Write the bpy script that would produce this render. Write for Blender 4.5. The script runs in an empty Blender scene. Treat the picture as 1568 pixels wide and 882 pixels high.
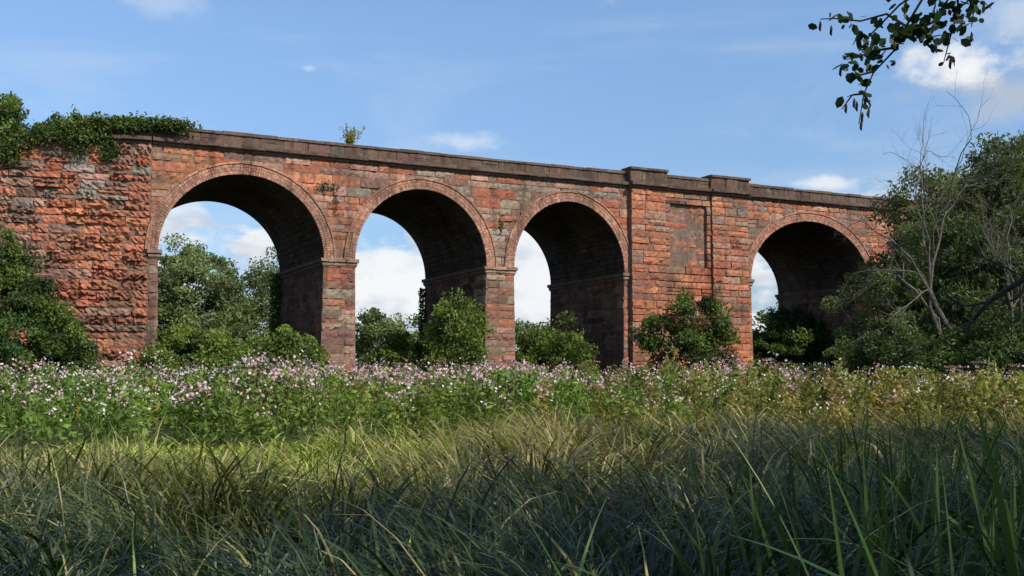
import bpy, math, numpy as np
from mathutils import Vector
R = np.random.RandomState
scene = bpy.context.scene
scene.view_settings.view_transform = 'Standard'
scene.view_settings.look = 'None'
scene.view_settings.exposure = 0

# ------------------------------------------------------------------ helpers
def setin(nd, key, val):
    if key in nd.inputs: nd.inputs[key].default_value = val

class Buf:
    def __init__(s): s.V=[]; s.F=[]; s.C=[]; s.M=[]; s.n=0
    def add(s, V, F, C, m=0):
        V=np.asarray(V,dtype=np.float32).reshape(-1,3); F=np.asarray(F,dtype=np.int32).reshape(-1,4)
        C=np.asarray(C,dtype=np.float32)
        if C.ndim==1: C=np.tile(C,(len(V),1))
        s.V.append(V); s.F.append(F+s.n); s.C.append(C); s.M.append(np.full(len(F),m,dtype=np.int32)); s.n+=len(V)
    def obj(s, name, mats, parent=None, smooth=False):
        V=np.concatenate(s.V); F=np.concatenate(s.F); C=np.concatenate(s.C); M=np.concatenate(s.M)
        me=bpy.data.meshes.new(name)
        me.vertices.add(len(V)); me.vertices.foreach_set('co',V.ravel())
        me.loops.add(F.size); me.loops.foreach_set('vertex_index',F.ravel())
        me.polygons.add(len(F)); me.polygons.foreach_set('loop_start',np.arange(0,F.size,4,dtype=np.int32))
        me.polygons.foreach_set('material_index',M)
        me.polygons.foreach_set('use_smooth',np.full(len(F),smooth))
        for m in mats: me.materials.append(m)
        me.update(calc_edges=True)
        ca=me.color_attributes.new('Col','FLOAT_COLOR','POINT')
        ca.data.foreach_set('color',np.hstack([np.clip(C,0,1),np.ones((len(C),1),np.float32)]).astype(np.float32).ravel())
        o=bpy.data.objects.new(name,me); scene.collection.objects.link(o)
        if parent: o.parent=parent
        return o

def mat_col(name, rough=0.9, nscale=3.0, namt=0.35, bump=0.3, bscale=20.0, trans=0.0, spec=0.2, dist=0.02, tcol=(1.3,1.5,0.5), ndet=3):
    m=bpy.data.materials.new(name); m.use_nodes=True; nt=m.node_tree; nt.nodes.clear(); L=nt.links.new
    out=nt.nodes.new('ShaderNodeOutputMaterial'); bs=nt.nodes.new('ShaderNodeBsdfPrincipled')
    at=nt.nodes.new('ShaderNodeAttribute'); at.attribute_name='Col'
    tc=nt.nodes.new('ShaderNodeTexCoord')
    col=at.outputs['Color']
    if namt>0:
        nz=nt.nodes.new('ShaderNodeTexNoise'); nz.inputs['Scale'].default_value=nscale; nz.inputs['Detail'].default_value=ndet; nz.inputs['Roughness'].default_value=0.65
        L(tc.outputs['Object'],nz.inputs['Vector'])
        mr=nt.nodes.new('ShaderNodeMapRange'); mr.inputs[1].default_value=.3; mr.inputs[2].default_value=.7; mr.inputs[3].default_value=1-namt; mr.inputs[4].default_value=1+namt
        L(nz.outputs['Fac'],mr.inputs[0])
        vm=nt.nodes.new('ShaderNodeVectorMath'); vm.operation='SCALE'; L(col,vm.inputs[0]); L(mr.outputs[0],vm.inputs['Scale']); col=vm.outputs[0]
    L(col,bs.inputs['Base Color'])
    setin(bs,'Roughness',rough); setin(bs,'Specular IOR Level',spec)
    if bump>0:
        n2=nt.nodes.new('ShaderNodeTexNoise'); n2.inputs['Scale'].default_value=bscale; n2.inputs['Detail'].default_value=5; n2.inputs['Roughness'].default_value=.7
        L(tc.outputs['Object'],n2.inputs['Vector'])
        bp=nt.nodes.new('ShaderNodeBump'); bp.inputs['Strength'].default_value=bump; bp.inputs['Distance'].default_value=dist
        L(n2.outputs['Fac'],bp.inputs['Height']); L(bp.outputs[0],bs.inputs['Normal'])
    sh=bs.outputs[0]
    if trans>0:
        tr=nt.nodes.new('ShaderNodeBsdfTranslucent'); v2=nt.nodes.new('ShaderNodeVectorMath'); v2.operation='MULTIPLY'
        L(col,v2.inputs[0]); v2.inputs[1].default_value=tcol; L(v2.outputs[0],tr.inputs['Color'])
        mx=nt.nodes.new('ShaderNodeMixShader'); mx.inputs[0].default_value=trans; L(sh,mx.inputs[1]); L(tr.outputs[0],mx.inputs[2]); sh=mx.outputs[0]
    L(sh,out.inputs['Surface'])
    return m

def stone_mat(name):
    m=mat_col(name, rough=.92, nscale=5, namt=.28, bump=1.0, bscale=6, dist=.06, spec=.1)
    nt=m.node_tree; L=nt.links.new
    bs=[n for n in nt.nodes if n.type=='BSDF_PRINCIPLED'][0]
    src=bs.inputs['Base Color'].links[0].from_socket
    tc=[n for n in nt.nodes if n.type=='TEX_COORD'][0]
    n1=nt.nodes.new('ShaderNodeTexNoise'); n1.inputs['Scale'].default_value=.33; n1.inputs['Detail'].default_value=7; n1.inputs['Roughness'].default_value=.72
    L(tc.outputs['Object'],n1.inputs['Vector'])
    r1=nt.nodes.new('ShaderNodeMapRange'); r1.inputs[1].default_value=.46; r1.inputs[2].default_value=.64; r1.inputs[3].default_value=0; r1.inputs[4].default_value=.68
    L(n1.outputs['Fac'],r1.inputs[0])
    mx=nt.nodes.new('ShaderNodeMixRGB'); mx.inputs[2].default_value=(.14,.10,.072,1); L(r1.outputs[0],mx.inputs[0]); L(src,mx.inputs[1])
    n2=nt.nodes.new('ShaderNodeTexNoise'); n2.inputs['Scale'].default_value=1.1; n2.inputs['Detail'].default_value=7; n2.inputs['Roughness'].default_value=.75
    L(tc.outputs['Object'],n2.inputs['Vector'])
    r2=nt.nodes.new('ShaderNodeMapRange'); r2.inputs[1].default_value=.57; r2.inputs[2].default_value=.7; r2.inputs[3].default_value=0; r2.inputs[4].default_value=.45
    L(n2.outputs['Fac'],r2.inputs[0])
    m2=nt.nodes.new('ShaderNodeMixRGB'); m2.inputs[2].default_value=(.31,.265,.185,1); L(r2.outputs[0],m2.inputs[0]); L(mx.outputs[0],m2.inputs[1])
    mp_=nt.nodes.new('ShaderNodeVectorMath'); mp_.operation='MULTIPLY'; mp_.inputs[1].default_value=(1.6,1.6,.16); L(tc.outputs['Object'],mp_.inputs[0])
    n3=nt.nodes.new('ShaderNodeTexNoise'); n3.inputs['Scale'].default_value=1.0; n3.inputs['Detail'].default_value=5; n3.inputs['Roughness'].default_value=.65; L(mp_.outputs[0],n3.inputs['Vector'])
    r3=nt.nodes.new('ShaderNodeMapRange'); r3.inputs[1].default_value=.5; r3.inputs[2].default_value=.7; r3.inputs[3].default_value=1; r3.inputs[4].default_value=.45
    L(n3.outputs['Fac'],r3.inputs[0])
    vs=nt.nodes.new('ShaderNodeVectorMath'); vs.operation='SCALE'; L(m2.outputs[0],vs.inputs[0]); L(r3.outputs[0],vs.inputs['Scale'])
    L(vs.outputs[0],bs.inputs['Base Color'])
    return m

STONE=stone_mat('weathered_red_sandstone')
BARK=mat_col('bark',rough=.9,nscale=6,namt=.4,bump=.6,bscale=25)
LEAF=mat_col('leaf',rough=.5,nscale=.8,namt=.25,bump=0,trans=.38,spec=.3,ndet=1)
BLADE=mat_col('grass_blade',rough=.42,nscale=.5,namt=.3,bump=0,trans=.33,spec=.35,ndet=1)
PETAL=mat_col('petal',rough=.6,nscale=2,namt=0,bump=0,trans=.3,tcol=(1,1,1))

def unit(v): return v/np.maximum(np.linalg.norm(v,axis=-1,keepdims=True),1e-9)

def leafquads(rng,P,L,W,droop=0.0,up=0.0):
    n=len(P); t=rng.normal(size=(n,3)); t=unit(t); t[:,2]-=droop; t=unit(t)
    r=rng.normal(size=(n,3)); r[:,2]*=(1-up)
    s=unit(np.cross(t,r)); nn=np.cross(t,s)
    L=np.broadcast_to(L,(n,))[:,None]; W=np.broadcast_to(W,(n,))[:,None]
    V=np.stack([P-t*L*.5, P+s*W*.5+nn*W*.15, P+t*L*.5, P-s*W*.5+nn*W*.15],1).reshape(-1,3)
    F=np.arange(4*n).reshape(n,4)
    return V,F

def tube(buf,pts,rad,col,m=0,sides=6):
    pts=np.asarray(pts,float); k=len(pts); rad=np.broadcast_to(rad,(k,))
    V=[]; 
    for i in range(k):
        a=pts[min(i+1,k-1)]-pts[max(i-1,0)]; a=a/max(np.linalg.norm(a),1e-9)
        b=np.cross(a,[.3,.9,.2] if abs(a[1])<.9 else [1,0,0]); b/=np.linalg.norm(b); c=np.cross(a,b)
        th=np.arange(sides)*2*math.pi/sides
        V.append(pts[i]+rad[i]*(np.cos(th)[:,None]*b+np.sin(th)[:,None]*c))
    V=np.concatenate(V); F=[]
    for i in range(k-1):
        for j in range(sides):
            F.append([i*sides+j,i*sides+(j+1)%sides,(i+1)*sides+(j+1)%sides,(i+1)*sides+j])
    buf.add(V,F,col,m)

def crown(buf,rng,c,r,ncl,nl,cr,L,W,cols,m=1,shell=.5,zmin=None,droop=.1,bright=(.6,1.4),cone=0):
    c=np.array(c,float); r=np.array(r,float)
    d=unit(rng.normal(size=(ncl,3))); ph=rng.rand(6)*6.28
    bump=1+.10*np.sin(3*d[:,0]+ph[0])+.10*np.sin(4*d[:,2]+ph[1])+.11*np.sin(5*d[:,1]*2+ph[2])
    rad=(shell+(1-shell)*rng.rand(ncl)**.6)*bump
    cc=c+d*rad[:,None]*r
    if cone:
        f=1-cone*np.clip((cc[:,2]-c[2])/r[2],-.6,1); cc[:,:2]=c[:2]+(cc[:,:2]-c[:2])*f[:,None]
    if zmin is not None: cc[:,2]=np.maximum(cc[:,2],zmin+rng.rand(ncl)*.5)
    sz=cr*(.55+.9*rng.rand(ncl))
    off=unit(rng.normal(size=(ncl,nl,3)))*(rng.rand(ncl,nl,1)**.5)*sz[:,None,None]
    off[...,2]*=.75
    P=(cc[:,None,:]+off).reshape(-1,3)
    cols=np.array(cols); pick=cols[rng.randint(len(cols),size=ncl)]
    br=(bright[0]+(bright[1]-bright[0])*rng.rand(ncl))
    C=(pick*br[:,None])[:,None,:]*(.75+.5*rng.rand(ncl,nl,1)); C=C.reshape(-1,3)
    n=len(P); LL=L*(.6+.8*rng.rand(n)); WW=W*(.6+.8*rng.rand(n))
    V,F=leafquads(rng,P,LL,WW,droop,.45)
    buf.add(V,F,np.repeat(C,4,axis=0),m)
    return cc

G1=(.10,.14,.028); G2=(.075,.115,.025); G3=(.125,.16,.036); G4=(.055,.085,.024)
BK=(.10,.075,.055)
def tree(name,base,h,r,seed,ncl=70,nl=140,cr=.8,L=.2,W=.1,cols=(G1,G2,G3),rz=None,trunk=.22,limbs=16,shell=.45,droop=.1,lean=(0,0),multi=1,zmin=None,bark=BK):
    rng=R(seed); b=Buf(); base=np.array(base,float); rz=rz or h*.42
    c=base+np.array([lean[0],lean[1],h-rz])
    cc=crown(b,rng,c,(r,r,rz),ncl,nl,cr,L,W,cols,1,shell,zmin,droop)
    for k in range(multi):
        b0=base+np.array([rng.normal()*.3,rng.normal()*.3,0])*(multi>1)
        top=c+np.array([rng.normal()*r*.25,rng.normal()*r*.25,rz*.35])
        ts=np.linspace(0,1,8); wob=rng.normal(size=(8,3))*.12*(h/10); wob[0]=0
        pts=b0+(top-b0)*ts[:,None]+wob
        tube(b,pts,trunk*(1-ts*.85),bark,0,8)
        idx=rng.choice(len(cc),min(limbs,len(cc)),replace=False)
        for i in idx:
            s=rng.uniform(.25,.8); p0=b0+(top-b0)*s; p2=cc[i]; p1=(p0+p2)/2+rng.normal(size=3)*.2+np.array([0,0,-.15*np.linalg.norm(p2-p0)])
            tt=np.linspace(0,1,6)[:,None]; pp=(1-tt)**2*p0+2*tt*(1-tt)*p1+tt**2*p2
            tube(b,pp,np.linspace(trunk*.35,trunk*.06,6),bark,0,5)
    return b.obj(name,[BARK,LEAF])

# ------------------------------------------------------------------ viaduct
D=np.array([.8965,.4430,0.]); D/=np.linalg.norm(D); NA=np.array([-D[1],D[0],0.])   # NA points away from camera
P0=np.array([-16.76,50.,0.]); T=9.0; ZS=7.65; RB=3.95; ZC=12.7; BASE=-.3
arches=[(0,8.04),(9.70,17.13),(18.81,25.97),(35.2,45.0)]
U0,U1=-.4,60.
RT=.6
def bat(z): return .13*np.clip(1-np.asarray(z,float)/ZS,0,1)
def mp(u,v,h,q=0):
    u,v,h=np.broadcast_arrays(np.asarray(u,float),np.asarray(v,float),np.asarray(h,float))
    r=P0+u[...,None]*D+(q-h)[...,None]*NA; r=r.copy(); r[...,2]=v; return r
Z3=np.array([0,0,1.])

RED=(.40,.14,.078); ORG=(.46,.18,.095); PNK=(.39,.22,.155); BRN=(.23,.125,.09); GRY=(.27,.22,.17); DRK=(.13,.085,.065); TAN=(.35,.255,.175); PUR=(.25,.125,.09)
rs=R(5)
def pick(names,w,rng=rs):
    w=np.array(w,float); c=np.array(names[rng.choice(len(names),p=w/w.sum())]); return c*rng.uniform(.8,1.2)*(1+rng.normal(size=3)*.03)
def pal_main(u,z):
    if z<ZS and (u<26): return np.array(pick([PUR,BRN,RED,PNK,TAN],[4,2.5,3.2,1.8,.8]))*.92
    if 26<=u<=35.2:
        return pick([RED,ORG,PNK,BRN,GRY],[5,4,1.5,.8,.3] if z<11.5 else [3,3,2,2,1])
    if u<0 or u>45: return pick([RED,ORG,BRN,PNK],[4,3,1.5,2.5])
    if 13<u<24: return pick([GRY,TAN,PNK,BRN,RED],[3.8,2.5,3,1.8,2.3])
    if u<9: return pick([RED,PNK,BRN,GRY,ORG],[4.5,2.5,1.8,1.2,2.6])
    return pick([PNK,GRY,RED,BRN,ORG],[3.5,1.8,3.5,1.7,2.2])
def pal_wing(t,z):
    if z>9.6: return pick([BRN,GRY,RED,PNK,ORG],[3,1.6,3.5,1.6,1.4])
    return pick([ORG,RED,BRN,PNK],[4.5,5,1.5,1.6])
def pal_ring(u,z): return pick([(.42,.215,.145),(.385,.175,.115),(.42,.245,.17)],[3,2,1])
def pal_dark(u,z): return np.array(pick([DRK,(.15,.09,.07),(.18,.105,.08),(.16,.125,.095)],[4,4,2,1.5]))*.82

def add_block(b,u0,u1,v0,v1,mf,hb,dep,col,skirt=-.03,g=.006,e=.022,rough=.3,mu=.15,ed=.84):
    w=u1-u0; hgt=v1-v0
    if w<.05 or hgt<.05: return
    g=min(g,w*.1); e=min(e,w*.2,hgt*.2)
    nu=int(np.clip(w/mu,1,9)); nv=int(np.clip(hgt/mu,1,4))
    us=np.concatenate([[u0+g],np.linspace(u0+g+e,u1-g-e,nu+1),[u1-g]]); vs=np.concatenate([[v0+g],np.linspace(v0+g+e,v1-g-e,nv+1),[v1-g]])
    U,Vv=np.meshgrid(us,vs); H=np.full(U.shape,skirt,float)
    tl=rs.normal(size=2)*.12
    inner=hb+dep*(.8+rs.normal(size=(nv+1,nu+1))*rough)+tl[0]*dep*np.linspace(-1,1,nu+1)[None,:]+tl[1]*dep*np.linspace(-1,1,nv+1)[:,None]*2
    H[1:-1,1:-1]=inner
    H[1,1:-1]-=dep*.35; H[-2,1:-1]-=dep*.35; H[1:-1,1]-=dep*.35; H[1:-1,-2]-=dep*.35
    jit=rs.normal(size=U.shape)*.007; U=U+jit; Vv=Vv+rs.normal(size=U.shape)*.007
    X=mf(U,Vv,H); a,c=U.shape
    idx=np.arange(a*c).reshape(a,c)
    F=np.stack([idx[:-1,:-1],idx[:-1,1:],idx[1:,1:],idx[1:,:-1]],-1).reshape(-1,4)
    C=np.array(col)[None,:]*(1+rs.normal(size=(a*c,1))*.08); 
    C=C.reshape(a,c,3); C[0]*=ed; C[-1]*=ed; C[:,0]*=ed; C[:,-1]*=ed
    b.add(X.reshape(-1,3),F,C.reshape(-1,3))

def courses(z0,z1,lo=.32,hi=.54):
    zs=[z0]
    while zs[-1]<z1-lo*.9:
        nx=zs[-1]+rs.uniform(lo,hi)
        if z1-nx<lo*.7: nx=z1
        zs.append(min(nx,z1))
    if zs[-1]<z1: zs[-1]=z1
    return zs
ZCS=courses(BASE,ZC)
def fill(b,ivf,mf,pal,zs=None,hb=0,dep=.05,rough=.34,wl=.5,wh=1.6,**k):
    zs=zs or ZCS
    for a,c in zip(zs[:-1],zs[1:]):
        for (i0,i1) in ivf((a+c)/2,a,c):
            u=i0
            while u<i1-.01:
                w=rs.uniform(wl,wh); nx=u+w
                if i1-nx<wl*.75: nx=i1
                nx=min(nx,i1)
                cc=pal((u+nx)/2,(a+c)/2)
                if c-a>.4 and rs.rand()<.14:
                    m_=a+(c-a)*rs.uniform(.4,.6)
                    add_block(b,u,nx,a,m_,mf,hb,dep*rs.uniform(.4,1.3),cc,rough=rough,**k); add_block(b,u,nx,m_,c,mf,hb,dep*rs.uniform(.4,1.3),pal((u+nx)/2,m_),rough=rough,**k)
                else: add_block(b,u,nx,a,c,mf,hb,dep*rs.uniform(.3,1.6),cc,rough=rough,**k)
                u=nx
def subtract(iv,ex):
    out=[]
    for a,b in iv:
        cur=[(a,b)]
        for x0,x1 in ex:
            nxt=[]
            for p,q in cur:
                if x1<=p or x0>=q: nxt.append((p,q)); continue
                if x0>p: nxt.append((p,x0))
                if x1<q: nxt.append((x1,q))
            cur=nxt
        out+=cur
    return [(a,b) for a,b in out if b-a>.06]
def iv_main(zc,z0,z1):
    ex=[]
    for a0,a1 in arches:
        c=(a0+a1)/2; a=(a1-a0)/2
        if zc<ZS: ex.append((a0+float(bat(zc)),a1-float(bat(zc))))
        else:
            t=(zc-ZS)/(RB+RT/2)
            if t<1:
                hw=(a+RT/2)*math.sqrt(1-t*t); ex.append((c-hw,c+hw))
    ex.append((26.29,34.8))
    return subtract([(U0,U1)],ex)

viaduct=bpy.data.objects.new('railway_viaduct',None); scene.collection.objects.link(viaduct)
b=Buf()
fill(b,iv_main,mp,pal_main)
PL=[(26.29,28.7),(32.07,34.8)]
for p in PL: fill(b,lambda zc,a,c,p=p:[p],mp,pal_main,hb=.34,dep=.06,wl=.6,wh=1.5)
def iv_field(zc,a,c): return subtract([(28.7,32.07)],[(29.1,31.75)] if 8.3<zc<12.1 else [])
fill(b,iv_field,mp,pal_main,hb=.2,dep=.045)
fill(b,lambda zc,a,c:[(29.1,31.75)] if 8.3<zc<12.1 else [],mp,pal_main,hb=-.02,dep=.04)
b.obj('wall_stonework',[STONE],viaduct)
b=Buf()
for a0,a1 in arches:
    mr_=lambda u,v,h,a1=a1: mp(a1-bat(v)-np.asarray(h),v,-np.asarray(u,float))
    ml_=lambda u,v,h,a0=a0: mp(a0+bat(v)+np.asarray(h),v,-np.asarray(u,float))
    zz=[z for z in ZCS if z<ZS-.1]+[ZS]
    palj=lambda u,z: np.array(pick([PUR,BRN,PNK,DRK,TAN,RED],[4,3,2,1.5,1,1.5]))*(.48 if u>.8 else .85)  # stone behind the front edge darkened: arch shade painted into its colour
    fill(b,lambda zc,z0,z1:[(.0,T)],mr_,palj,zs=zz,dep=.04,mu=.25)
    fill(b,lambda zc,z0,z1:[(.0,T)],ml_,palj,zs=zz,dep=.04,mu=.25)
b.obj('pier_side_stonework',[STONE],viaduct)
b=Buf()
for a0,a1 in arches:
    c=(a0+a1)/2; a=(a1-a0)/2
    Lr=math.pi*(a+RB)/2
    for (r0,r1,hb,step,dp) in [(0,.175,.07,.12,.012),(.178,.35,.07,.12,.012),(.353,.52,.07,.12,.012),(.523,.62,.12,.45,.01)]:
        mf=lambda u,v,h,c=c,a=a,Lr=Lr: mp(c-(a+np.asarray(v))*np.cos(np.asarray(u)/Lr*math.pi),ZS+(RB+np.asarray(v))*np.sin(np.asarray(u)/Lr*math.pi),h)
        n=int(Lr/step); ee=np.linspace(0,Lr,n+1)
        for i in range(n):
            add_block(b,ee[i],ee[i+1],r0,r1,mf,hb,dp,pal_ring(0,0),g=.0015,e=.004,rough=.2,mu=.3,skirt=-.05 if r0==0 else .03,ed=.92)
b.obj('arch_rings',[STONE],viaduct)
b=Buf()
COR=np.array((.20,.13,.10))
def q4(p,col=COR): b.add(np.array(p),[[0,1,2,3]],col)
cells=[]; last=U0
for a0,a1 in arches: cells.append(('s',last,a0)); cells.append(('a',a0,a1)); last=a1
cells.append(('s',last,U1))
for q,s in ((0,0),(T,0)):
    h=-q
    for k,a0,a1 in cells:
        if k=='s':
            bl=.13 if a0>0 else 0; br=.13 if a1<U1 else 0
            q4([mp(a0-bl if a0>0 else a0,BASE,h),mp(a1+br,BASE,h),mp(a1,ZS,h),mp(a0,ZS,h)])
            q4([mp(a0,ZS,h),mp(a1,ZS,h),mp(a1,ZC,h),mp(a0,ZC,h)])
        else:
            c=(a0+a1)/2; a=(a1-a0)/2; th=np.linspace(math.pi,0,49); uu=c+a*np.cos(th); zz=ZS+RB*np.sin(th)
            for i in range(48):
                q4([mp(uu[i],zz[i],h),mp(uu[i+1],zz[i+1],h),mp(uu[i+1],ZC,h),mp(uu[i],ZC,h)])
for a0,a1 in arches:
    q4([mp(a0+.13,BASE,0),mp(a0+.13,BASE,-T),mp(a0,ZS,-T),mp(a0,ZS,0)]); q4([mp(a1-.13,BASE,0),mp(a1-.13,BASE,-T),mp(a1,ZS,-T),mp(a1,ZS,0)])
def box(bb,u0,u1,q0,q1,z0,z1,col,mf=mp,sub=0):
    V=[mf(u,z,-q) for z in (z0,z1) for q in (q0,q1) for u in (u0,u1)]
    bb.add(np.array(V),[[0,1,5,4],[2,6,7,3],[0,4,6,2],[1,3,7,5],[4,5,7,6],[0,2,3,1]],col)
q4([mp(U0,ZC+.1,0),mp(U1,ZC+.1,0),mp(U1,ZC+.1,-T),mp(U0,ZC+.1,-T)],np.array((.12,.10,.07)))
for p in PL: box(b,p[0]+.01,p[1]-.01,-.33,.1,BASE,ZC,COR)
b.obj('wall_core',[STONE],viaduct)
b=Buf()
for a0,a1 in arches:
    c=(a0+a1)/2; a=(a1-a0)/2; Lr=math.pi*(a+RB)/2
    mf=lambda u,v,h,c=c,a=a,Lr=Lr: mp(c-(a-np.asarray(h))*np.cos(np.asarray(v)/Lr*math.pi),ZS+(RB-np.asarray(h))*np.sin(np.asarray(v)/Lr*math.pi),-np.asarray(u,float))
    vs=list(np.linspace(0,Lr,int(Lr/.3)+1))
    fill(b,lambda zc,z0,z1:[(0,T)],mf,lambda u,z:pick([(.06,.044,.037),(.05,.038,.034),(.075,.053,.042)],[3,2,1]),zs=vs,dep=.010,mu=.5,wl=.6,wh=1.2,skirt=-.012)  # near-black barrel stone, the arch's shade put into the colour
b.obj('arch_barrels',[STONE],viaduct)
b=Buf()
def impost(u0,u1):
    for z0,z1,pr in ((ZS-.42,ZS-.34,.05),(ZS-.34,ZS-.17,.10),(ZS-.17,ZS+.02,.17)):
        n=max(1,int((u1-u0+2*pr)/.6)); e=np.linspace(u0-pr,u1+pr,n+1)
        for i in range(n):
            cc=pick([(.33,.22,.155),(.28,.18,.13),(.37,.26,.19)],[2,2,1])
            add_block(b,e[i],e[i+1],z0,z1,lambda uu,vv,hh:mp(uu,vv,hh),pr,.012,cc,skirt=-.02,g=.003,e=.012)
        for ue,sg in ((u0-pr,-1),(u1+pr,1)):
            box(b,*sorted((ue,ue-sg*(pr+.16))),-pr+.012,T+pr,z0+.002,z1-.002,(.16,.105,.08))
impost(8.04,9.70); impost(17.13,18.81)
impost(-.35,0); impost(25.97,26.2); impost(34.9,35.2); impost(45,45.6)
b.obj('imposts',[STONE],viaduct)
b=Buf()
def run(u0,u1,pr,zc0,mf=mp,top=.95,capx=0,back=False):
    for z0,z1,p2 in ((zc0-.02,zc0+.13,.12),(zc0+.13,zc0+.32,.28)):
        fill(b,lambda zc,a,c:[(u0,u1)],mf,pal_dark,zs=[z0,z1],hb=pr+p2,dep=.02,wl=.8,wh=1.5,skirt=-.1,mu=.4)
        box(b,u0,u1,-(pr+p2)+.01,.5,z0,z1,(.11,.075,.058),mf)
    zt=zc0+top
    fill(b,lambda zc,a,c:[(u0,u1)],mf,pal_dark,zs=[zc0+.32,zt-.14],hb=pr+.02,dep=.035,wl=.7,wh=1.3,skirt=-.1,mu=.25)
    box(b,u0,u1,-pr,.45,zc0+.3,zt-.14,(.11,.075,.058),mf)
    u=u0
    while u<u1-.01:
        nx=min(u+rs.uniform(.9,1.5),u1); j=rs.uniform(-.03,.03) if capx==0 else 0
        cc=pick([(.13,.09,.07),(.18,.135,.105),(.10,.075,.06)],[3,1,2])
        box(b,u+.008-(capx if u==u0 else 0),nx-.008+(capx if nx==u1 else 0),-(pr+.09+capx),.52,zt-.14,zt+j,cc,mf); u=nx
run(U0,26.2,0,ZC); run(26.2,28.8,.38,ZC,top=1.2,capx=.05); run(28.8,31.97,.22,ZC); run(31.97,34.9,.38,ZC,top=1.2,capx=.05); run(34.9,U1,0,ZC)
box(b,U0,U1,T-.4,T+.25,ZC,ZC+.3,(.13,.085,.065)); box(b,U0,U1,T-.4,T+.05,ZC+.3,ZC+.95,(.15,.09,.07))
CW=mp(U0,0,0); DW=unit(np.array([-.965,-.262,0.])); NW=np.array([DW[1]*-1,DW[0],0])
if NW[1]>0: NW=-NW
def mw(t,v,h):
    t,v,h=np.broadcast_arrays(np.asarray(t,float),np.asarray(v,float),np.asarray(h,float))
    r=(CW+t[...,None]*DW+h[...,None]*NW).copy(); r[...,2]=v; return r
run(0.02,2.6,0,ZC,mf=mw)
b.obj('cornice_and_parapet',[STONE],viaduct)
def ctop(t): return ZC-.45*np.maximum(0,np.asarray(t,float)-4.6)**1.15
b=Buf()
def iv_w(zc,a,c):
    tt=np.linspace(0,20,201); ok=tt[ctop(tt)>c-.12]
    return [(0,float(ok.max()))] if len(ok) and ok.max()>.3 else []
fill(b,iv_w,mw,pal_wing,zs=courses(BASE,ZC,.30,.52),dep=.12,rough=.5,wl=.5,wh=1.5,mu=.11)
tt=np.linspace(0,18,60)
for i in range(59):
    b.add(np.array([mw(tt[i],BASE,0),mw(tt[i+1],BASE,0),mw(tt[i+1],ctop(tt[i+1]),0),mw(tt[i],ctop(tt[i]),0)]),[[0,1,2,3]],COR)
tc_=np.arange(2.6,17,.75)
for t0,t1 in zip(tc_[:-1],tc_[1:]):
    z0,z1=float(ctop(t0)),float(ctop(t1))
    V=[mw(t,z+dz,h) for dz in (-.02,.22) for h in (.2,-.5) for t,z in ((t0+.01,z0),(t1-.01,z1))]
    b.add(np.array(V),[[0,1,5,4],[2,6,7,3],[0,4,6,2],[1,3,7,5],[4,5,7,6],[0,2,3,1]],pick([(.3,.22,.16),BRN,GRY],[1,1,1]))
b.obj('wing_wall',[STONE],viaduct)

# ------------------------------------------------------------------ ground, embankments
GR=mat_col('meadow_soil_and_turf',rough=1,nscale=.6,namt=.45,bump=.5,bscale=3,dist=.1)
b=Buf()
gx=np.concatenate([-np.geomspace(900,2,30),[0],np.geomspace(2,900,30)]); gy=gx+20
X,Y=np.meshgrid(gx,gy); Z=.06*np.sin(X*.5)+.05*np.sin(Y*.7+X*.2); far=np.hypot(X,Y-20); Z=Z*np.exp(-far/80)
idx=np.arange(X.size).reshape(X.shape); F=np.stack([idx[:-1,:-1],idx[:-1,1:],idx[1:,1:],idx[1:,:-1]],-1).reshape(-1,4)
b.add(np.stack([X,Y,Z],-1).reshape(-1,3),F,(.045,.055,.02)); b.obj('ground',[GR],smooth=True)
b=Buf()
def hill(us,qs,fn,mf):
    U,Q=np.meshgrid(us,qs); Zh=fn(U,Q); Vv=mf(U,Zh,-Q); idx=np.arange(U.size).reshape(U.shape)
    F=np.stack([idx[:-1,:-1],idx[:-1,1:],idx[1:,1:],idx[1:,:-1]],-1).reshape(-1,4); b.add(Vv.reshape(-1,3),F,(.05,.07,.02))
def hl(t,q): 
    top=np.minimum(ZC+.05,ctop(np.minimum(t,17))+.1+np.maximum(q-.4,0)*.6); top=np.where(t>17,np.minimum(ZC,np.maximum(0,4+(q)*.5)),top)
    return np.maximum(-.4,top-np.maximum(0,q-8)*.75)
hill(np.linspace(0.05,60,60),np.linspace(.35,30,40),hl,lambda t,z,h: mw(np.asarray(t)-np.asarray(h)*.36,z,h))
def hr(u,q): return np.maximum(-.4,np.minimum(ZC,ZC-np.maximum(0,-q+.2)*.7-np.maximum(0,q-8.5)*.7))
hill(np.linspace(52,160,30),np.concatenate([np.linspace(-20,0,15),np.linspace(.5,30,20)]),hr,mp)
b.obj('earth_embankment',[GR],smooth=True)

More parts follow.
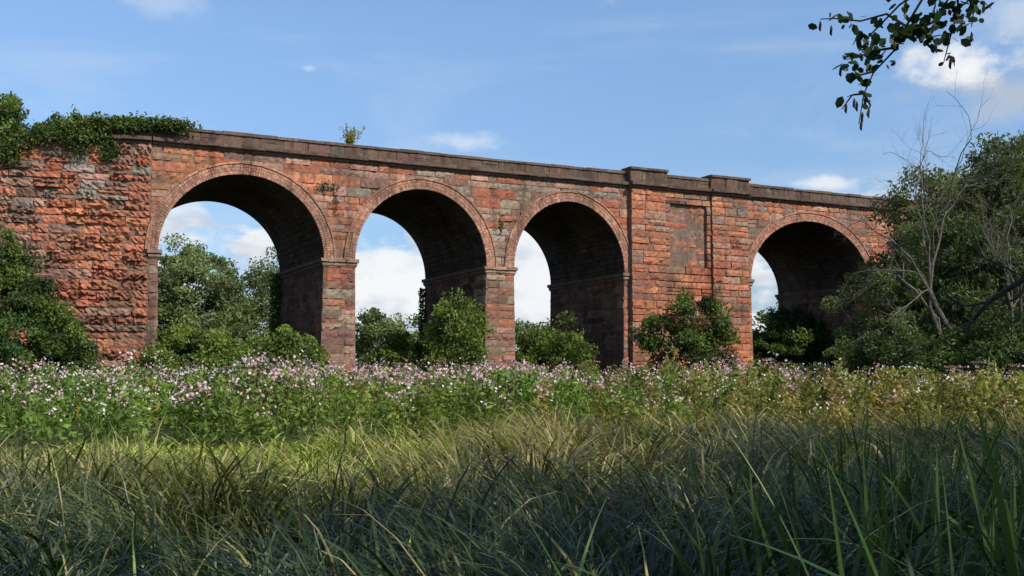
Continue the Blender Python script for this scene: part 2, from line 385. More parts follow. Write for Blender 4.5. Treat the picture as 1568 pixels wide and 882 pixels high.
# ------------------------------------------------------------------ bushes & ivy
def bush(name,c,r,h,seed,ncl=60,nl=190,cr=.62,L=.2,W=.12,cols=(G1,G2,G3),z0=0.0,shoots=26,**k):
    rng=R(seed); b=Buf(); c=np.array([c[0],c[1],z0+h*.45])
    cc=crown(b,rng,c,(r,r*.9,h*.55),ncl,nl,cr,L,W,cols,1,.5,z0+.1,**k)
    for i in rng.choice(len(cc),14,replace=False):
        p0=np.array([c[0]+rng.normal()*.25,c[1]+rng.normal()*.25,z0-.1]); p2=cc[i]; p1=(p0+p2)/2+np.array([0,0,.3])
        tube(b,[p0,p1,p2],[.05,.03,.012],BK,0,5)
    for i in range(shoots):
        j=rng.randint(len(cc)); 
        if cc[j][2]<z0+h*.5: continue
        d=unit(np.array([rng.normal()*.4,rng.normal()*.4,1.])); Ls=rng.uniform(.5,1.0)*min(1.2,max(.5,h/5))
        p0=cc[j]; tube(b,[p0,p0+d*Ls],[.012,.005],BK,0,4)
        m=24; s=rng.rand(m)[:,None]; P=p0+d*Ls*s+rng.normal(size=(m,3))*.09
        V,F=leafquads(rng,P,L*.9,W*.9,0,.2); b.add(V,F,np.array(cols[rng.randint(len(cols))])*1.2,1)
    return b.obj(name,[BARK,LEAF])
BR=(.145,.20,.036); BR2=(.18,.225,.048)
bush('hawthorn_bush',(-14.4,47.2),1.9,4.0,11,ncl=80,cols=(BR,G3,BR2),shoots=40)
bush('hawthorn_bush',(-11.0,48.2),2.4,3.8,12,ncl=100,cols=(G3,BR,BR,G1),shoots=40)
bush('elder_bush',(-2.9,55.5),1.9,5.0,13,ncl=90,cols=(BR,G3,BR2,G1),shoots=40)
bush('elder_bush',(-6.6,63),2.2,4.2,14,ncl=80,cols=(G1,BR,G3))
bush('elder_bush',(2.3,60.5),2.2,4.9,15,ncl=95,cols=(BR,G3,G1),shoots=40)
bush('elder_bush',(9.4,57.0),2.7,5.7,16,ncl=130,cols=(G4,G2,G1,(.11,.075,.035)),shoots=50)
c4=mp(42.6,0,-6.5); bush('elder_bush',(float(c4[0]),float(c4[1])),2.6,5.6,23,ncl=100,cols=(G4,G2,G1))
c4=mp(43.2,0,-1.0); bush('elder_bush',(float(c4[0]),float(c4[1])),1.4,3.2,24,ncl=50,cols=(G4,G2,G1))
bush('laurel_shrub',(-21.3,43),3.7,7.6,17,ncl=330,nl=200,cr=.5,L=.14,W=.10,cols=(G4,G2,(.055,.105,.028),G1,G1),cone=.5,shoots=60)
bush('laurel_shrub',(-18.5,43.5),1.4,4.0,18,ncl=90,nl=190,cr=.45,L=.14,W=.10,cols=(G4,G2,G1),cone=.3)
bush('embankment_scrub',(-26.6,51.5),3.0,4.3,19,ncl=130,nl=180,z0=11.4,cols=(G4,G2,G1),shoots=50)
bush('embankment_scrub',(-21.3,50.0),1.7,1.5,25,ncl=50,nl=120,cr=.35,L=.15,W=.1,z0=12.5,cols=(G2,G1,G3),shoots=40)
bush('willow_scrub',(15.6,43.5),2.1,3.9,20,ncl=110,nl=170,L=.2,W=.07,cols=(G2,G4,(.09,.115,.045)),cr=.55)
bush('willow_scrub',(19.4,42.3),2.4,4.4,21,ncl=120,nl=170,L=.2,W=.07,cols=(G2,G4,(.09,.115,.045)),cr=.6)
bush('willow_scrub',(23.2,43),2.6,4.8,22,ncl=120,nl=170,L=.2,W=.08,cols=(G2,G4,(.08,.10,.04)),cr=.6)
def ivy(name,mf,pts_fn,n,seed,L=.14,cols=(G4,G2,(.075,.12,.03)),th=.25,stems=25):
    rng=R(seed); b=Buf(); t,z=pts_fn(rng,n); h=rng.rand(n)*th
    P=mf(t,z,h)+rng.normal(size=(n,3))*.03
    V,F=leafquads(rng,P,L*(.6+.8*rng.rand(n)),L*.8*(.6+.8*rng.rand(n)),.3,0)
    C=np.array(cols)[rng.randint(len(cols),size=n)]*(.6+.8*rng.rand(n,1)); b.add(V,F,np.repeat(C,4,axis=0),1)
    for i in range(stems):
        j=rng.randint(n); tube(b,[mf(t[j],z[j]-.4,.03),mf(t[j]+.1,z[j],.06)],[.012,.006],BK,0,4)
    return b.obj(name,[BARK,LEAF])
def f_par(rng,n):
    k=90; ct=rng.uniform(-1.6,8.5,k); up=rng.rand(k)**1.6*np.where(ct<2.7,.25,.6)+np.where(ct<2.7,.75,.05)
    up=np.where(ct<-.3,.9+.08*rng.rand(k),up)
    cz=np.minimum(ctop(np.maximum(ct,0)),ZC)+up-np.where((rng.rand(k)<.18)&(ct>0),rng.uniform(0,.8,k),0)
    i=rng.randint(k,size=n); return ct[i]+rng.normal(size=n)*.28,cz[i]+rng.normal(size=n)*.13
ivy('ivy',lambda t,z,h:mw(t,z,h*1.8+.02),f_par,8500,31,th=.3,cols=(G4,G2,G1,G3))
def f_hang(rng,n):
    s=rng.rand(n); return 1.9+rng.normal(size=n)*.2+.1*np.sin(s*8),ZC+.3-1.2*s
ivy('ivy',mw,f_hang,900,32)
def f_j4(rng,n):
    q=rng.uniform(2.2,9.3,n); top=3.0+3.2*np.sin(np.clip((q-1.8)/6,0,1)*math.pi*.55)+.5*np.sin(q*5); return q,rng.rand(n)**.8*top
j4=lambda u,v,h: mp(45-np.asarray(h),v,-np.asarray(u,float))
ivy('ivy',j4,f_j4,16000,33,L=.19,th=.9,cols=(G4,(.045,.075,.025)))
def f_j1(rng,n): 
    z=rng.uniform(1,7.6,n); return 8.9+rng.normal(size=n)*.16*(1+z*.1),z
ivy('ivy',lambda u,v,h: mp(8.04-np.asarray(h),v,-np.asarray(u,float)),f_j1,2500,34,th=.5)
def f_j2(rng,n): 
    z=3.5+3.6*rng.rand(n); return 9.0+rng.normal(size=n)*.12,z
ivy('ivy',lambda u,v,h: mp(17.1-np.asarray(h),v,-np.asarray(u,float)),f_j2,900,35,th=.35)
def spot(u,z,ru,rz):
    return lambda rng,n:(u+rng.normal(size=n)*ru,z+rng.normal(size=n)*rz)
FE=((.16,.12,.07),(.10,.10,.04))
ivy('wall_fern',mp,spot(8.1,11.3,.3,.1),120,36,cols=FE,th=.15,L=.11,stems=6)
ivy('wall_fern',mp,spot(8.6,10.5,.07,.3),80,37,cols=FE,th=.1,L=.1,stems=3)
ivy('wall_fern',mp,spot(18.0,9.9,.06,.25),100,38,cols=((.13,.14,.05),),th=.12,L=.1,stems=3)
b=Buf(); rng=R(41); base=mp(9.4,ZC+.9,-.2)
for i in range(12):
    d=unit(np.array([rng.normal()*.35,rng.normal()*.3,1.])); Ls=rng.uniform(.6,1.3); tube(b,[base,base+d*Ls],[.015,.005],BK,0,4)
    m=40; s=rng.rand(m)[:,None]; P=base+d*Ls*s+rng.normal(size=(m,3))*.09; V,F=leafquads(rng,P,.13,.09); b.add(V,F,(.30,.26,.05),1)
b.obj('birch_sapling',[BARK,LEAF])

# ------------------------------------------------------------------ trees
OLV=(.18,.205,.09); H1=(.16,.195,.07); H2=(.13,.165,.06)  # lighter greens for far trees: air haze mixed into the leaf colour
tree('ash_tree',(-25.5,85,0),12.6,4.3,51,ncl=170,nl=170,cr=1.0,L=.32,W=.16,cols=(H1,H2,OLV),rz=5,trunk=.3)
tree('ash_tree',(-19.2,88,0),12.2,3.0,52,ncl=90,nl=140,cr=.9,L=.32,W=.16,cols=(OLV,H1,H2),rz=5.2,trunk=.25,shell=.35)
tree('ash_tree',(-31,80,0),10,4,53,ncl=60,nl=120,cr=1,L=.34,W=.17,cols=(H1,H2))
tree('ash_tree',(-22,80,0),6.5,4,153,ncl=80,nl=120,cr=1,L=.34,W=.17,rz=3.4,zmin=.5,cols=(H1,OLV))
tree('oak_tree',(-12,102,0),7.8,4.4,54,ncl=90,nl=140,cr=.9,L=.34,W=.18,rz=3.6,cols=(H1,H2,OLV))
tree('oak_tree',(-6,98,0),6.6,3.5,55,ncl=70,nl=120,cr=.9,L=.34,W=.18,rz=3,cols=(H1,OLV))
tree('oak_tree',(2,86,0),6.2,3.4,56,ncl=70,nl=120,cr=.9,L=.3,W=.16,rz=2.9,cols=(H1,H2))
tree('oak_tree',(24,88,0),9,4.5,57,ncl=80,nl=120,cr=1,L=.3,W=.16)
WL=(.10,.12,.045); WL2=(.075,.095,.036); WL3=(.135,.15,.05)
wk=dict(cols=(WL,WL2,WL3),droop=.5)
tree('willow_tree',(25.0,51,0),14.0,5.9,67,ncl=430,nl=165,cr=.85,L=.30,W=.10,rz=7.0,multi=3,trunk=.2,limbs=26,shell=.3,**wk)
tree('willow_tree',(31.5,55,0),15,5,62,ncl=150,nl=120,cr=1,L=.34,W=.12,rz=7,multi=2,trunk=.25,**wk)
tree('willow_tree',(17.0,47.5,0),7.0,2.7,63,ncl=110,nl=150,cr=.6,L=.25,W=.08,rz=3.4,multi=3,trunk=.12,shell=.3,zmin=.4,**wk)
tree('willow_tree',(20.7,47,0),8.6,3.1,64,ncl=200,nl=160,cr=.7,L=.25,W=.09,rz=4.3,multi=3,trunk=.14,shell=.3,zmin=.3,cols=(WL2,G4,WL),droop=.4)
tree('willow_tree',(25.8,62,0),14.0,4.0,65,ncl=210,nl=130,cr=.9,L=.32,W=.12,rz=6.8,multi=2,**wk)
def rec(b,p,d,L,r,dep,rng,col,gnarl=.25,up=.1,split=(2,3)):
    pts=[p]; n=5; q=p.copy(); dd=d.copy()
    for i in range(n):
        dd=unit(dd+rng.normal(size=3)*gnarl*.5+np.array([0,0,up*.3])); q=q+dd*L/n; pts.append(q.copy())
    r1=r*.6; tube(b,pts,np.linspace(r,r1,n+1),col,0,6)
    if dep<=0: return
    for k in range(rng.randint(split[0],split[1]+1)):
        s=pts[rng.randint(2,n+1)]; nd=unit(dd+rng.normal(size=3)*.55); rec(b,s,nd,L*rng.uniform(.5,.75),r1*.75,dep-1,rng,col,gnarl,up,split)
b=Buf(); rng=R(75); DC=(.12,.10,.08); yy=43.6
for bx,d,L in (((17.5,yy,3.6),(-.22,0,1),4.8),((18.0,yy,3.6),(-.12,.1,1),5.0),((19.6,yy,2.9),(.2,-.1,1),4.2),((20.6,yy,3),(.3,0,1),3.8),((17.5,yy,4),(-.5,0,.8),2.6),((20.2,yy-.3,1.6),(.5,0,.9),4.2),((17.8,yy,3.8),(-.25,-.2,1),4.0)):
    rec(b,np.array(bx,float),unit(np.array(d,float)),L,.07,4,rng,DC,gnarl=.4,split=(2,4))
tube(b,[(19.2,yy,-.1),(19,yy,1.2),(18.4,yy,2.9),(18,yy,3.7)],[.3,.2,.1,.075],DC,0,8); tube(b,[(19.2,yy,-.1),(19.6,yy,1.4),(19.6,yy,2.9)],[.28,.18,.09],DC,0,8)
tube(b,[(19,yy,1.0),(18.2,yy,2.0),(17.6,yy,3.0),(17.5,yy,4.1)],[.15,.1,.08,.06],DC,0,6)
tube(b,[(19.5,yy,1.3),(20.2,yy-.3,1.7),(20.6,yy,3)],[.15,.11,.08],DC,0,6)
b.obj('dead_willow_tree',[BARK])
b=Buf(); rng=R(81)
for i in range(90):
    a=math.radians(rng.uniform(-75,75)); d=rng.uniform(170,260); h=rng.uniform(5,9)
    crown(b,rng,(math.sin(a)*d,math.cos(a)*d,h*.45),(rng.uniform(5,10),5,h*.55),26,45,1.6,.8,.5,((.09,.12,.055),(.10,.125,.06)),1,.5)
b.obj('distant_trees',[BARK,LEAF])
sk=dict(ncl=65,nl=80,cr=1.05,L=.36,W=.26,cols=(G2,G4),limbs=12)
for i,(x,y,h,r) in enumerate([(9.0,3.5,12,3.8),(14.5,8.5,13,4.4),(5.2,-3.5,12,4.0),(12,-3,13,4.4),(17.5,14.5,11,3.6),(0.0,-6,11.5,4),(8,-9,13,4)]):
    tree('alder_tree',(x,y,0),h,r,90+i,rz=h*.36,**sk)

# overhanging alder spray
b=Buf(); rng=R(110)
YD=6.3
def sp(px,py,dy=0): return np.array([(px-784)*.00387,YD+dy,2.22+(441-py)*.0039])
lim=[np.array([9.0,3.6,5.2]),np.array([6.0,4.8,5.4]),np.array([3.9,5.8,4.9]),sp(1480,-60),sp(1440,-30)]
tube(b,lim,[.09,.07,.04,.022,.016],(.05,.04,.035),0,7)
tw=[[(1440,-30),(1405,30),(1385,65),(1350,105),(1335,140),(1328,185)],[(1405,30),(1370,10),(1330,22),(1290,25),(1268,22)],
[(1480,-60),(1470,-10),(1440,25),(1420,45)],[(1480,-60),(1490,0),(1480,40),(1470,80)],[(1480,-60),(1510,-10),(1500,40)],[(1385,65),(1350,70),(1320,85),(1298,92)],
[(1350,105),(1330,108),(1310,105)],[(1335,140),(1318,140),(1305,158)],[(1440,-30),(1400,-10),(1355,35),(1345,60)],[(1335,140),(1340,158),(1330,175)],[(1440,25),(1400,40),(1370,60)],[(1405,30),(1440,50),(1455,60)]]
P=[];SZ=[]
for k,t in enumerate(tw):
    dy=rng.normal()*.1; pts=[sp(x+rng.normal()*2,y+rng.normal()*2,dy*i/len(t)) for i,(x,y) in enumerate(t)]
    tube(b,pts,np.linspace(.009,.003,len(pts)),(.05,.04,.035),0,5)
    pts=np.array(pts); 
    dens={0:34,1:16,2:46,3:46,4:36,5:36,6:14,7:5,8:26,9:4,10:36,11:24}[k]
    for j in range(dens):
        s=rng.uniform(.15,1)*(len(pts)-1); 
        if k==0 and s>3.6: continue
        i=int(min(s,len(pts)-2)); p=pts[i]+(pts[i+1]-pts[i])*(s-i)+rng.normal(size=3)*[.04,.06,.034]; P.append(p); SZ.append(rng.uniform(.035,.085))
P=np.array(P);SZ=np.array(SZ)
n=len(P); t=unit(rng.normal(size=(n,3))+[0,0,-.5]); s=unit(np.cross(t,rng.normal(size=(n,3)))); S=SZ[:,None]
V=np.stack([P-t*S*.5,P-t*S*.2+s*S*.33,P+t*S*.25+s*S*.30,P+t*S*.55,P+t*S*.25-s*S*.30,P-t*S*.2-s*S*.33],1).reshape(-1,3)
base=np.arange(n)[:,None]*6; F=np.concatenate([base+[0,1,2,3],base+[0,3,4,5]]); b.add(V,F,(.03,.05,.02),1)
for (x,y) in [(1328,185),(1305,158),(1318,150),(1340,165),(1298,100),(1268,28),(1285,35),(1330,172),(1322,155),(1470,88),(1505,45),(1335,150)]:
    p=sp(x,y); tube(b,[p+[0,0,.02],p,p-[0.004,0,.03],p-[0,0,.045]],[.002,.008,.008,.003],(.05,.035,.025),0,6)
b.obj('overhanging_alder_branch',[BARK,LEAF])
b=Buf(); rng=R(120); dk=(.035,.03,.025)
tube(b,[(10.5,15,0),(10.3,15,2),(10.6,15,5),(10.4,15,9)],[.25,.2,.16,.06],dk,0,8)
main=[np.array(p) for p in [(10.3,15,3.6),(8.6,15,3.5),(7.3,15,3.1),(6.75,15,2.75),(6.4,15,2.35),(6.05,15,2.2)]]
tube(b,main,[.09,.06,.045,.035,.022,.008],dk,0,7)
for s,d,L in ((main[2],(-.7,0,.35),.8),(main[3],(-.9,.1,-.1),.6),(main[2],(-.3,0,-.8),.6),(main[1],(-.6,0,.6),1.2),(main[4],(-.6,0,.4),.4)):
    rec(b,s,unit(np.array(d,float)),L,.016,2,rng,dk,gnarl=.35)
crown(b,rng,(11.7,15,9),(2.4,2.6,3),40,90,.8,.3,.18,(G2,G4),1,.4)
b.obj('leaning_alder_tree',[BARK,LEAF])

# ------------------------------------------------------------------ meadow grass
def blades(b,rng,root,L,head,phi0,kap,w,C,k=4,m=0,tipc=1.25,tw=.7):
    n=len(root); t=np.linspace(0,1,k+1); pos=np.zeros((n,k+1,3)); pos[:,0]=root
    hd=np.stack([np.cos(head),np.sin(head),np.zeros(n)],1)
    for i in range(k):
        a=phi0+kap*((i+.5)/k)**1.3; pos[:,i+1]=pos[:,i]+(L/k)[:,None]*(np.sin(a)[:,None]*hd+np.cos(a)[:,None]*Z3)
    pos[...,2]=np.maximum(pos[...,2],.02)
    sd=np.stack([-np.sin(head+rng.normal(size=n)*tw),np.cos(head+rng.normal(size=n)*tw),rng.normal(size=n)*.15],1)
    wt=(1-t**2.2)*.5+.03
    A=pos+sd[:,None,:]*(w[:,None]*wt)[:,:,None]; B=pos-sd[:,None,:]*(w[:,None]*wt)[:,:,None]
    V=np.stack([A,B],2).reshape(n,-1,3); nv=2*(k+1)
    f=np.array([[2*i,2*i+1,2*i+3,2*i+2] for i in range(k)]); F=(np.arange(n)[:,None,None]*nv+f[None]).reshape(-1,4)
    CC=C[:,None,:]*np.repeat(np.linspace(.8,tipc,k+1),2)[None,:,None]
    b.add(V.reshape(-1,3),F,CC.reshape(-1,3),m)
def smooth(x,y,ph,s): return np.sin(x*s+ph)+np.sin(y*s*1.3+ph*2+x*s*.4)+.6*np.sin((x-y)*s*2.1+ph*3)
def frontf(x): return 22.6+.8*np.sin(x*.5)+4.0*np.clip((x+9)/12,0,1)+.8*np.sin(x*1.3+1)
b=Buf(); rng=R(200)
dens=[(2.4,6,9.5,34),(6,11,5.6,34),(11,18,4.0,27),(18,30,3.8,20)]
for y0,y1,td,nb in dens:
    xm=.5*y1+3; area=2*xm*(y1-y0); nt_=int(area*td)
    x=rng.uniform(-xm,xm,nt_); y=rng.uniform(y0,y1,nt_); keep=(np.abs(x)<.5*y+2.2)&(y<frontf(x)+1.5); x,y=x[keep],y[keep]; nt_=len(x)
    hgt=.70+.11*smooth(x,y,1.,1.5)*.8+rng.normal(size=nt_)*.14
    short=np.clip((y-14.0-1.5*np.sin(x*.7))/3,0,1)*np.clip((0.5-x)/6,0,1)
    hgt=hgt*(1-.66*short)
    lean=1.5*smooth(x,y,3.,.6)+2.6+rng.normal(size=nt_)*.6
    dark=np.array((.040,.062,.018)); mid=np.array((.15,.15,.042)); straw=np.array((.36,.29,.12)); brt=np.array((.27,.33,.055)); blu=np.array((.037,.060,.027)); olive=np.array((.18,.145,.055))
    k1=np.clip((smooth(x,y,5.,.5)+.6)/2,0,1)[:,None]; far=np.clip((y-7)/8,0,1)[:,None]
    near=dark*(1-k1)+blu*k1; k2=np.clip((smooth(x,y,8.,.8)+.5)/2,0,1)[:,None]; fc=mid*(1-k2)+olive*k2  # near tufts darker than far ones: foreground shade deepened in the grass colour
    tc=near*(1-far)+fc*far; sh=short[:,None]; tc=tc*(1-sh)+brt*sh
    tc=tc*rng.uniform(.5,1.4,(nt_,1))
    j=np.repeat(np.arange(nt_),nb); n=len(j)
    spd=.075+.004*y[j]
    root=np.stack([x[j]+rng.normal(size=n)*spd,y[j]+rng.normal(size=n)*spd,np.zeros(n)],1)
    out=np.arctan2(root[:,1]-y[j],root[:,0]-x[j]); hx=np.cos(out)*.8+np.cos(lean[j])*1.0; hy=np.sin(out)*.8+np.sin(lean[j])*1.0; head=np.arctan2(hy,hx)
    L=np.clip(hgt[j]*(1.45+rng.normal(size=n)*.32),.15,1.6)
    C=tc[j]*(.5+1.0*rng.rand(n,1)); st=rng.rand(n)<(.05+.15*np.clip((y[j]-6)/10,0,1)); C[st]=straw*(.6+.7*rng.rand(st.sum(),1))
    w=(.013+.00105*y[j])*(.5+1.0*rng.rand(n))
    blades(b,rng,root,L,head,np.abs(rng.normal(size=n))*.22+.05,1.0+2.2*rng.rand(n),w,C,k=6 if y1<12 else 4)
b.obj('meadow_grass',[BLADE])
b=Buf(); rng=R(210); n=1900
x=rng.uniform(.4,7,n); y=rng.uniform(3.6,10.5,n); keep=(x<.5*y+1.5)&(rng.rand(n)<np.clip((x/y-.12)*3.0,0.03,1)); x,y=x[keep],y[keep]; n=len(x)
root=np.stack([x,y,np.zeros(n)],1); C=np.array((.055,.09,.025))*(.45+1.0*rng.rand(n,1)); yl=rng.rand(n)<.10; C[yl]=(.26,.31,.08)
lx=np.clip(x/y/.48,0,1)
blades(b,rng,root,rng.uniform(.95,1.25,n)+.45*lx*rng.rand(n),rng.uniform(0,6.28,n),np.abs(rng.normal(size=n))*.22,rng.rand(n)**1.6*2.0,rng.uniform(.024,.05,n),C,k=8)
lo=np.array([(.66,3.0,1.52,3.2,.36,.2,.095),(1.47,3.5,1.63,3.1,.2,.25,.05),(1.78,3.2,1.85,3.15,.3,.75,.055),(1.2,3.3,1.62,3.0,.1,1.7,.045),(1.45,3.0,1.45,.3,.15,1.9,.05),(1.35,4.0,1.6,2.6,.15,.5,.04),(.95,3.7,1.3,2.9,.35,1.4,.04),(1.9,3.9,1.7,.5,.1,1.5,.05),(1.7,3.7,1.6,5.8,.1,.6,.05),(2.2,4.6,1.65,3.0,.1,1.7,.05),(-1.5,4.4,1.2,2.0,.1,.9,.026),(.2,5,1.25,1.0,.1,.8,.026),(2.0,3.4,1.8,2.9,.45,.9,.055)]); n=len(lo)
blades(b,rng,np.stack([lo[:,0],lo[:,1],np.zeros(n)],1),lo[:,2],lo[:,3],lo[:,4],lo[:,5],lo[:,6],np.tile((.30,.42,.11),(n,1)),k=14,tw=.12)  # long leaves get a raised colour standing in for sunlight on them
b.obj('iris_leaves',[BLADE])

# ------------------------------------------------------------------ balsam / tall herbs
b=Buf(); rng=R(220); n=3900
x=rng.uniform(-30,36,n); y=22+36*rng.rand(n)**1.25
front=frontf(x)
byy=P0[1]+(x-P0[0])*D[1]/D[0]
keep=(y>front)&(y<byy-1.2)&(np.abs(x)<.53*y+2); x,y,front=x[keep],y[keep],front[keep]; n=len(x)
H=1.58+.22*np.clip((y-33)/10,0,1)+.16*smooth(x,y,2.,.9)*.8+rng.normal(size=n)*.2; H=np.where((y-front)<1.2,H*.8,H)
tone=np.clip((x+5)/14+.25*smooth(x,y,4.,.4),0,1)[:,None]
gc=np.array((.15,.23,.042))*(1-tone)+np.array((.22,.21,.05))*tone
gc*=(1+.22*smooth(x,y,6.,1.1)/2)[:,None]
dk=rng.rand(n)<.2; gc[dk]*=.55
rust=(rng.rand(n)<.04+.34*np.clip((x-1)/12,0,1)); gc[rust]=gc[rust]*.45+np.array((.34,.19,.06))*.55
nl=52; j=np.repeat(np.arange(n),nl); N=len(j)
s=rng.rand(N)**.6; rr=(.12+.30*(1-s))*rng.rand(N)**.5*1.3; a=rng.rand(N)*6.28
P=np.stack([x[j]+rr*np.cos(a),y[j]+rr*np.sin(a),.1+s*(H[j]-.12)],1)
V,F=leafquads(rng,P,.21*(.6+.7*rng.rand(N)),.085*(.6+.8*rng.rand(N)),.15,.6); b.add(V,F,np.repeat(gc[j]*(.65+.7*rng.rand(N,1)),4,axis=0),1)
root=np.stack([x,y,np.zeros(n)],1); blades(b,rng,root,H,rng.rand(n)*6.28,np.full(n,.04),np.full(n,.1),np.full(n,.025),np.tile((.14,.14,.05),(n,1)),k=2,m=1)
pinkp=np.clip(.85-.05*np.abs(x+5),.06,.8)+.2*smooth(x,y,7.,.9); fl=rng.rand(n)<pinkp; fi=np.where(fl)[0]; nf=12; j=np.repeat(fi,nf); N=len(j)
P=np.stack([x[j]+rng.normal(size=N)*.13,y[j]+rng.normal(size=N)*.13,H[j]+.05+rng.normal(size=N)*.12],1)
V,F=leafquads(rng,P,.095*(.6+.7*rng.rand(N)),.075); C=np.array((.70,.38,.43))*(.75+.45*rng.rand(N,1)); wv=rng.rand(N)<.3; C[wv]=(.78,.64,.62); b.add(V,F,np.repeat(C,4,axis=0),2)
wp=np.where((x<-8),.5,np.where(x>7,.4,.07))+.2*smooth(x,y,9.,.9); fi=np.where(rng.rand(n)<wp)[0]; nf=11; j=np.repeat(fi,nf); N=len(j)
P=np.stack([x[j]+rng.normal(size=N)*.18,y[j]+rng.normal(size=N)*.18-.1,H[j]*(1.03-.5*rng.rand(N)**2)],1)
V,F=leafquads(rng,P,.075*(.6+.7*rng.rand(N)),.06); b.add(V,F,(.76,.75,.66),2)
b.obj('himalayan_balsam_patch',[BARK,LEAF,PETAL])
b=Buf(); rng=R(230)
for i in range(26):
    xx=rng.uniform(-16,16); yy=rng.uniform(29,40); hh=rng.uniform(1.8,2.2); p=np.array([xx,yy,0]); top=p+[rng.normal()*.1,0,hh]
    tube(b,[p,(p+top)/2+[.03,0,0],top],[.012,.009,.006],(.16,.10,.05),0,4)
    for k in range(6):
        e=top+[rng.normal()*.12,rng.normal()*.12,.08]; tube(b,[top-[0,0,.05],e],[.005,.003],(.16,.10,.05),0,4)
        V,F=leafquads(rng,e+rng.normal(size=(8,3))*[.04,.04,.015],.05,.04); b.add(V,F,(.30,.18,.11),1)
b.obj('hogweed_seed_heads',[BARK,PETAL])

# ------------------------------------------------------------------ light
el=math.radians(43); az=math.radians(130)
tosun=Vector((math.sin(az)*math.cos(el),math.cos(az)*math.cos(el),math.sin(el)))
sl=bpy.data.lights.new('sun','SUN'); sl.energy=5.0; sl.angle=math.radians(.5); sl.color=(1,.94,.84)
so=bpy.data.objects.new('sun',sl); so.rotation_euler=tosun.to_track_quat('Z','Y').to_euler(); so.location=(20,-20,40); scene.collection.objects.link(so)
w=bpy.data.worlds.new('World'); scene.world=w; w.use_nodes=True; nt=w.node_tree; nt.nodes.clear(); L=nt.links.new
def nd(t): return nt.nodes.new(t)
out=nd('ShaderNodeOutputWorld'); bg=nd('ShaderNodeBackground'); bg.inputs['Strength'].default_value=.12
sky=nd('ShaderNodeTexSky'); sky.sky_type='NISHITA'; sky.sun_disc=False; sky.sun_elevation=el; sky.sun_rotation=az; sky.air_density=1.0; sky.dust_density=.6; sky.ozone_density=1.2
tc=nd('ShaderNodeTexCoord'); sep=nd('ShaderNodeSeparateXYZ'); L(tc.outputs['Generated'],sep.inputs[0])
def noise(scl,scale,det=8,rough=.6,dist=0.,off=(0,0,0)):
    m=nd('ShaderNodeVectorMath'); m.operation='MULTIPLY_ADD'; m.inputs[1].default_value=scl; m.inputs[2].default_value=off; L(tc.outputs['Generated'],m.inputs[0])
    n_=nd('ShaderNodeTexNoise'); n_.inputs['Scale'].default_value=scale; n_.inputs['Detail'].default_value=det; n_.inputs['Roughness'].default_value=rough; n_.inputs['Distortion'].default_value=dist
    L(m.outputs[0],n_.inputs['Vector']); return n_.outputs['Fac']
def mrange(s,a,b_,c,d,smooth=True):
    m=nd('ShaderNodeMapRange'); 
    if smooth: m.interpolation_type='SMOOTHSTEP'
    for i,v in enumerate((a,b_,c,d)): m.inputs[i+1].default_value=v
    L(s,m.inputs[0]); return m.outputs[0]
def math_(op,a,b_):
    m=nd('ShaderNodeMath'); m.operation=op
    for i,v in enumerate((a,b_)):
        if isinstance(v,(int,float)): m.inputs[i].default_value=v
        else: L(v,m.inputs[i])
    return m.outputs[0]
def mix(fac,a,b_,bt='MIX'):
    m=nd('ShaderNodeMixRGB'); m.blend_type=bt
    if isinstance(fac,(int,float)): m.inputs[0].default_value=fac
    else: L(fac,m.inputs[0])
    for i,v in ((1,a),(2,b_)):
        if isinstance(v,tuple): m.inputs[i].default_value=v
        else: L(v,m.inputs[i])
    return m.outputs[0]
tint=mix(mrange(sep.outputs[2],0,.32,0,1,False),(.56,.68,.90,1),(1.22,1.38,1.52,1))
col=mix(1.0,sky.outputs[0],tint,'MULTIPLY')
S=.84
shade=noise((1,1,2),9,4)
cl=mix(mrange(shade,.35,.6,0,1),(5.2*S,5.8*S,6.8*S,1),(9.3*S,9.5*S,9.7*S,1))
low=math_('MULTIPLY',mrange(noise((1,1,2.2),9,7,.55),.42,.50,0,.97),mrange(sep.outputs[2],.125,.19,1,0))
col=mix(low,col,cl)
wis=math_('MULTIPLY',mrange(noise((1,1,4.5),2.2,6,.6,.6),.48,.78,0,.42),mrange(sep.outputs[2],.05,.2,.3,1))
col=mix(wis,col,(7.6*S,8.2*S,8.9*S,1))
nb=noise((1,1,1.6),14,6,.6)
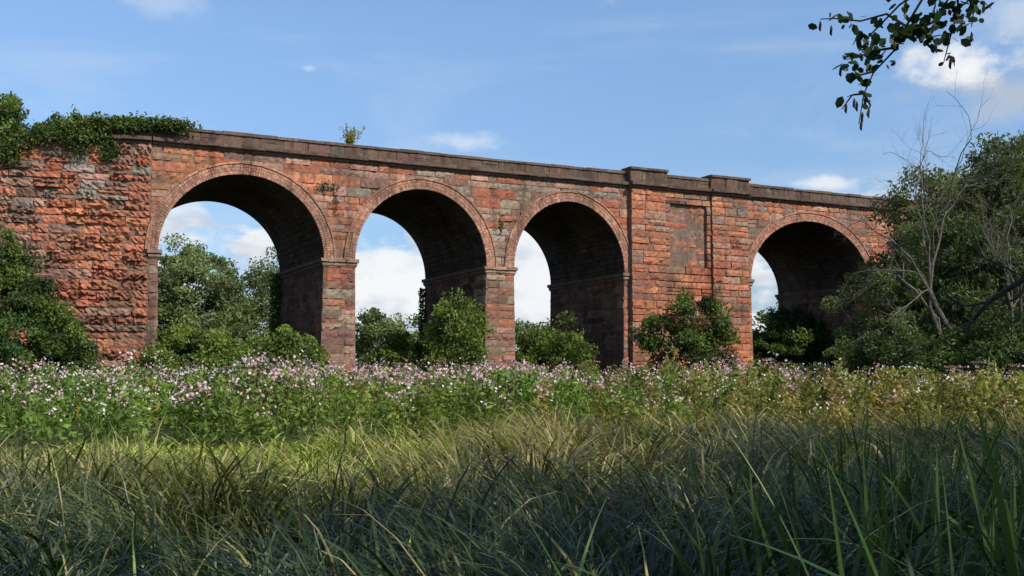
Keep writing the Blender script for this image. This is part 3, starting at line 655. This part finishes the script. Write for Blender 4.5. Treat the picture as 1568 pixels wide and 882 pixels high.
def blob(col,px,py,rx,rz,c,amt=1.0,soft=.9):
    a=math.atan((px-784)/1627); e=math.radians(4.74)+math.atan((441-py)/1627)
    d=(math.sin(a)*math.cos(e),math.cos(a)*math.cos(e),math.sin(e))
    s=nd('ShaderNodeVectorMath'); s.operation='SUBTRACT'; L(tc.outputs['Generated'],s.inputs[0]); s.inputs[1].default_value=d
    m=nd('ShaderNodeVectorMath'); m.operation='MULTIPLY'; L(s.outputs[0],m.inputs[0]); m.inputs[1].default_value=(1627/rx,1627/rx,1627/rz)
    ln=nd('ShaderNodeVectorMath'); ln.operation='LENGTH'; L(m.outputs[0],ln.inputs[0])
    v=math_('ADD',math_('MULTIPLY',math_('SUBTRACT',nb,.5),3.2),math_('SUBTRACT',1.0,ln.outputs['Value']))
    return mix(mrange(v,0,soft,0,amt),col,tuple(q*S for q in c[:3])+(1,))
col=blob(col,1570,70,130,80,(6.5,7.2,8.2,1),.7,1.2)
col=blob(col,1550,180,170,75,(5.0,5.5,6.3,1),.95,1.0)
col=blob(col,1500,142,95,42,(9.4,9.5,9.6,1),.95,1.0)
col=blob(col,1270,292,100,15,(8.8,9,9.4,1),.8)
col=blob(col,720,218,80,20,(8,8.6,9.2,1),.6)
col=blob(col,600,395,80,45,(9.0,9.2,9.5,1),.9,.8)
col=blob(col,815,440,60,55,(9.0,9.2,9.5,1),.9,.8)
col=blob(col,290,375,70,25,(8.6,9.0,9.4,1),.8,.8)
col=blob(col,465,113,16,8,(8,8.6,9.4,1),.5)
col=blob(col,235,30,60,45,(7.5,8,9,1),.35,1.2)
col=blob(col,940,5,40,22,(7.5,8,9,1),.35,1.2)
L(col,bg.inputs['Color']); L(bg.outputs[0],out.inputs[0])

# ------------------------------------------------------------------ camera
cam=bpy.data.cameras.new('camera'); co=bpy.data.objects.new('camera',cam); scene.collection.objects.link(co)
cam.sensor_width=36; cam.lens=36*1627/1568; cam.clip_end=3000; cam.clip_start=.05
co.location=(0,0,1.7); co.rotation_euler=(math.radians(94.74),0,0); scene.camera=co
